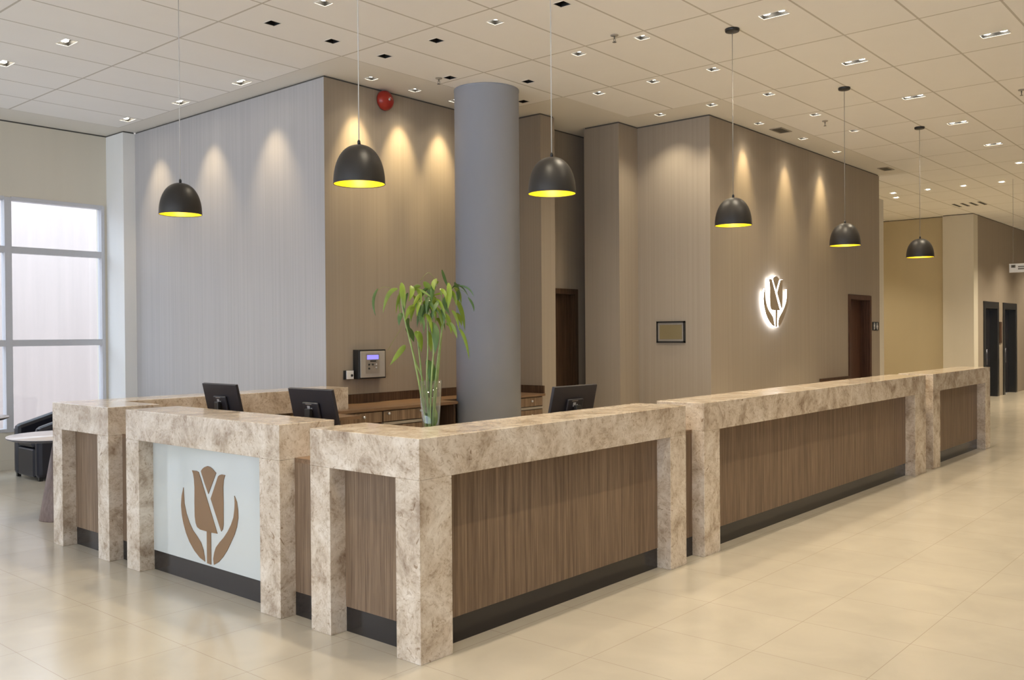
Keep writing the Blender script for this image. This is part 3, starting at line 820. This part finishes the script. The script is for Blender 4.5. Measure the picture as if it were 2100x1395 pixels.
sprinkler('sprinkler tucked at the tile edge left of the column top', 6.72, 6.78)

# ------------------------------------------------------------ pendant lamps
def pendant(label, x, y, rim, rad, cordmat):
    t = thing('pendant_lamp', label, 'pendant lamp', (x, y, rim), 0, 'black dome pendant lamps')
    h = .245
    prof = []
    for k in range(0, 19):
        u = k/18*PI/2
        prof.append((rad*max(0, math.cos(u))**.86, h*math.sin(u)**.92))
    MB().lathe(prof[:-1]+[(.0, h)], 64).build('lamp_shade', M['shade'], t)
    inn = [(max(0, r-.0025), z-.002) for r, z in prof[:-1]]+[(0, h-.003)]
    inn[0] = (rad-.0025, 0)
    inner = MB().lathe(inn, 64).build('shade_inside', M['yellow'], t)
    MB().lathe([(rad, 0), (rad+.001, .001), (rad+.001, .004), (rad-.003, .004), (rad-.003, 0), (rad, 0)], 64).build('shade_rim', M['shade'], t)
    MB().lathe([(0, h-.004), (.010, h-.004), (.010, h+.022), (.006, h+.03), (0, h+.03)], 16).build('cord_grip', M['black'], t)
    MB().lathe([(0, .075), (.022, .085), (.034, .11), (.030, .14), (.018, .165), (.016, .20), (0, .20)], 24).build('bulb', M['bulb'], t)
    MB().tube([(0, 0, h+.02), (0, 0, CZ-rim-.01)], .0032, 8).build('pendant_cord', cordmat, t)
    MB().lathe([(0, 0), (.062, 0), (.064, -.006), (.060, -.024), (.05, -.028), (.008, -.03), (0, -.03)], 40, (0, 0, CZ-rim)).build('ceiling_canopy', M['black'], t)
    l = bpy.data.lights.new('pendant_glow', 'SPOT'); l.energy = 26; l.spot_size = math.radians(104); l.spot_blend = .3; l.color = (1, .85, .6); l.shadow_soft_size = .03
    o = bpy.data.objects.new('pendant_light', l); COL.objects.link(o); o.parent = t; o.location = (0, 0, .065)
    l = bpy.data.lights.new('pendant_fill', 'POINT'); l.energy = .75; l.color = (1, .9, .7); l.shadow_soft_size = .012
    o = bpy.data.objects.new('pendant_glow_light', l); COL.objects.link(o); o.parent = t; o.location = (0, 0, .055)
pendant('leftmost black dome pendant lamp, hanging in front of the grey striped wall', 3.70, 6.58, 2.562, .160, M['cord'])
pendant('largest-looking black dome pendant lamp, second from left, by the fire bell wall', 3.70, 4.441, 2.557, .160, M['cord'])
pendant('black dome pendant lamp just right of the round column', 4.801, 3.785, 2.549, .160, M['cord'])
pendant('fourth black dome pendant lamp, left of the glowing tulip logo', 7.371, 3.785, 2.555, .160, M['dcord'])
pendant('fifth black dome pendant lamp, above the far brown door', 9.966, 3.785, 2.555, .163, M['dcord'])
pendant('farthest and smallest-looking black dome pendant lamp, over the olive wall', 12.563, 3.785, 2.578, .170, M['dcord'])

# ------------------------------------------------------------ lounge furniture
def cone_table(label, x, y):
    t = thing('cone_table', label, 'table', (x, y, 0), 0, 'round lounge tables')
    MB().lathe([(0, 0), (.19, 0), (.19, .008), (.065, .725), (0, .725)], 48).build('table_base', M['cone'], t)
    MB().lathe([(0, .738), (.432, .738), (.442, .742), (.442, .750), (0, .750)], 64).build('table_top', M['laminate'], t)
    MB().lathe([(0, .718), (.40, .718), (.441, .734), (.438, .738), (0, .738)], 64).build('table_edge', M['laminate_dark'], t)
cone_table('round pale-topped table on a brown cone base beside the left counter end', 3.555, 8.40)
cone_table('round lounge table whose edge shows at the left border before the window', 3.62, 11.02)
ac = thing('armchair', 'black leather tub armchair in front of the window behind the round table', 'armchair', (4.27, 10.70, 0))
# local: x 0..0.74 (front at x=0), y 0..0.70
def soft(mb): return mb
MB().box(.0, .62, .13, .57, .035, .36).build('seat_base', M['leather'], ac, .02)
MB().box(-.005, .60, .135, .565, .365, .47).build('seat_cushion', M['leather'], ac, .04)
for y0 in (0, .58):
    a = MB()
    a.prism([(0, .03), (.74, .03), (.78, .80), (.60, .78), (.0, .60)], (0, y0, 0), (1,0,0), (0,0,1), (0,1,0), .125)
    a.build('armrest', M['leather'], ac, .045)
MB().prism([(.60, .07), (.76, .07), (.84, .83), (.68, .83)], (0, .08, 0), (1,0,0), (0,0,1), (0,1,0), .54).build('backrest', M['leather'], ac, .045)
for x, y in ((.04, .05), (.04, .65), (.68, .05), (.68, .65)): MB().box(x-.02, x+.02, y-.02, y+.02, 0, .08).build('leg', M['black'], ac)

# ------------------------------------------------------------ vase with lucky bamboo
VX, VY = 3.655, 3.775
vs = thing('glass_vase', 'tall tapered clear glass vase standing behind the counter corner', 'vase', (VX, VY, .75))
MB().lathe([(0, 0), (.042, 0), (.043, .03), (.048, .33), (.067, .606), (.0645, .606), (.0455, .33), (.040, .035), (0, .03)], 40).build('vase_body', M['vase'], vs)
bam = thing('lucky_bamboo', 'green lucky bamboo bunch with long drooping leaves in the glass vase', 'plant', (VX, VY, .784))
R2 = Vector((.653, -.757, 0)); D2 = Vector((.757, .653, 0))
def P(u, v, d=0.):
    """u, v in the 3.877x crop (740,540); -> local to bamboo"""
    px = 740+u/3.877; py = 540+v/3.877
    s = (px-885)/358.; z = 1.356-(py-780)/358.
    return R2*s+D2*d+Vector((0, 0, z-.784))
stems = [([(560,1590),(520,1250),(470,930),(420,680),(360,420),(330,200)], -.02), ([(545,1590),(515,1200),(490,900),(470,700),(455,560)], .02), ([(560,1590),(545,1200),(535,900),(545,650),(540,330)], -.01),
         ([(570,1590),(580,1200),(605,900),(630,700),(680,400),(705,190)], 0.), ([(580,1590),(590,1200),(612,940),(640,650),(660,380),(645,200)], .03), ([(550,1590),(560,1200),(575,900),(592,650),(560,400),(520,250)], -.03), ([(560,1590),(545,1250),(500,940),(440,780),(400,600)], .03)]
def smooth(pts, n=5):
    out = []
    for i in range(len(pts)-1):
        p0 = pts[max(i-1, 0)]; p1 = pts[i]; p2 = pts[i+1]; p3 = pts[min(i+2, len(pts)-1)]
        for k in range(n):
            t_ = k/n
            out.append(.5*((2*p1)+(p2-p0)*t_+(2*p0-5*p1+4*p2-p3)*t_*t_+(3*p1-p0-3*p2+p3)*t_**3))
    out.append(pts[-1]); return out
for pts, d in stems:
    q = [P(u, v, d*(1 if v < 1000 else .45)) for u, v in pts]
    q = smooth(q)
    q = [p if p.z > 0 else Vector((p.x, p.y, 0.0)) for p in q]
    MB().tube(q, [.0062-.0028*i/(len(q)-1)+(.0012 if i % 4 == 0 else 0) for i in range(len(q))], 8).build('stem', M['stem'], bam)
leaves = [
 [(150,210),(122,300),(140,400),25,1],[(300,205),(235,250),(200,370),40,0],[(335,190),(308,290),(320,390),25,0],[(345,165),(360,250),(375,345),58,0],[(415,185),(430,230),(410,295),50,0],
 [(490,310),(430,340),(370,370),22,0],[(440,340),(410,370),(385,450),45,0],[(460,325),(490,380),(500,450),60,1],[(540,330),(520,380),(480,440),40,1],[(520,155),(565,220),(590,295),60,0],
 [(460,210),(520,230),(600,290),22,0],[(620,130),(600,170),(610,215),40,0],[(660,60),(680,130),(700,185),26,1],[(715,170),(722,260),(715,350),52,0],[(690,270),(688,330),(720,405),42,1],
 [(760,160),(782,230),(780,310),36,1],[(775,300),(812,390),(830,515),40,0],[(800,180),(870,205),(905,260),16,1],[(870,280),(902,330),(910,378),20,1],[(740,380),(772,430),(790,515),28,0],
 [(695,480),(742,510),(772,585),46,0],[(800,530),(842,620),(866,745),30,0],[(570,475),(612,560),(610,690),76,1],[(450,545),(482,590),(492,690),64,0],[(540,545),(552,620),(556,695),46,0],
 [(375,515),(402,560),(416,615),56,1],[(362,655),(320,710),(262,790),50,0],[(540,780),(575,870),(550,1005),78,1],[(390,440),(378,480),(400,525),40,1],[(600,250),(645,236),(690,235),18,0],
 [(480,180),(430,200),(395,262),40,0],[(560,300),(592,340),(645,400),30,1],[(640,300),(618,340),(600,402),36,1],[(740,200),(795,176),(850,240),20,1],[(620,290),(660,340),(690,420),34,0],
 [(380,240),(350,310),(345,400),30,1],[(500,240),(470,290),(450,340),36,0],[(650,210),(690,240),(700,310),34,0],[(585,200),(560,280),(570,350),36,0],[(430,260),(455,330),(440,400),30,0],
 [(560,1290),(545,1200),(555,1130),50,1],[(590,1290),(600,1210),(590,1140),44,0],[(530,1290),(528,1220),(540,1160),40,0],[(610,440),(640,470),(645,540),36,0],[(480,420),(520,470),(520,540),30,1]]
random.seed(3)
for _ in range(34):
    u0 = random.gauss(570, 115); v0 = random.uniform(150, 430); dx = (1 if random.random() < .5+(u0-570)/400 else -1)*random.uniform(10, 60); ln = random.uniform(70, 150)
    leaves.append([(u0, v0), (u0+dx*.7, v0+ln*.35), (u0+dx, v0+ln), random.uniform(24, 46), random.random() < .45])
mbs = {0: MB(), 1: MB()}
for L in leaves:
    a, b, c, w, dk = L
    d = random.uniform(-.09, .09) if a[1] < 1000 else random.uniform(-.015, .015)
    if b[1] > 750: d *= .15
    p0, p1, p2 = P(*a, d*.5), P(*b, d), P(*c, d*1.2)
    hw = w/3.877/358/2*.88
    ext = .20 if a[1] < 1000 else 0
    p2 = p2+(p2-p1)*ext; p0 = p0+(p0-p1)*ext*.6
    fac = random.uniform(-.5, .5)
    n = 8; rows = []
    mb = mbs[dk]
    for k in range(n+1):
        t_ = k/n
        q = (1-t_)**2*p0+2*t_*(1-t_)*(p1*2-(p0+p2)*.5)+t_*t_*p2
        tg = ((p1-p0)*(1-t_)+(p2-p1)*t_).normalized()
        side = tg.cross(D2).normalized()
        side = (side+D2*fac).normalized()
        nn = side.cross(tg).normalized()
        ww_ = hw*1.25*(t_*1.02+.02)**.55*(1-t_)**.95*2.05+.0003
        rows.append((mb.bm.verts.new(q-side*ww_+nn*ww_*.25), mb.bm.verts.new(q), mb.bm.verts.new(q+side*ww_+nn*ww_*.25)))
    for r0, r1 in zip(rows, rows[1:]):
        for j in (0, 1):
            f = mb.bm.faces.new([r0[j], r0[j+1], r1[j+1], r1[j]]); f.smooth = True
mbs[0].tube(smooth([P(620,160), P(580,95,.02), P(540,75,.03), (P(480,140,.03))]), .0009, 5)
mbs[0].tube(smooth([P(300,210), P(240,190,.02), P(185,185,.03), P(150,215)]), .0009, 5)
mbs[0].tube(smooth([P(340,500), P(300,560,.02), P(260,620,.03), P(225,690)]), .0009, 5)
mbs[0].tube(smooth([P(760,200), P(840,230,.02), P(880,290,.03)]), .0009, 5)
mbs[0].tube(smooth([P(780,480), P(790,510,.02), P(800,535,.02)]), .0009, 5)
for k, nm in ((0, 'leaf'), (1, 'leaf_dark')):
    mbs[k].build('foliage', M[nm], bam)
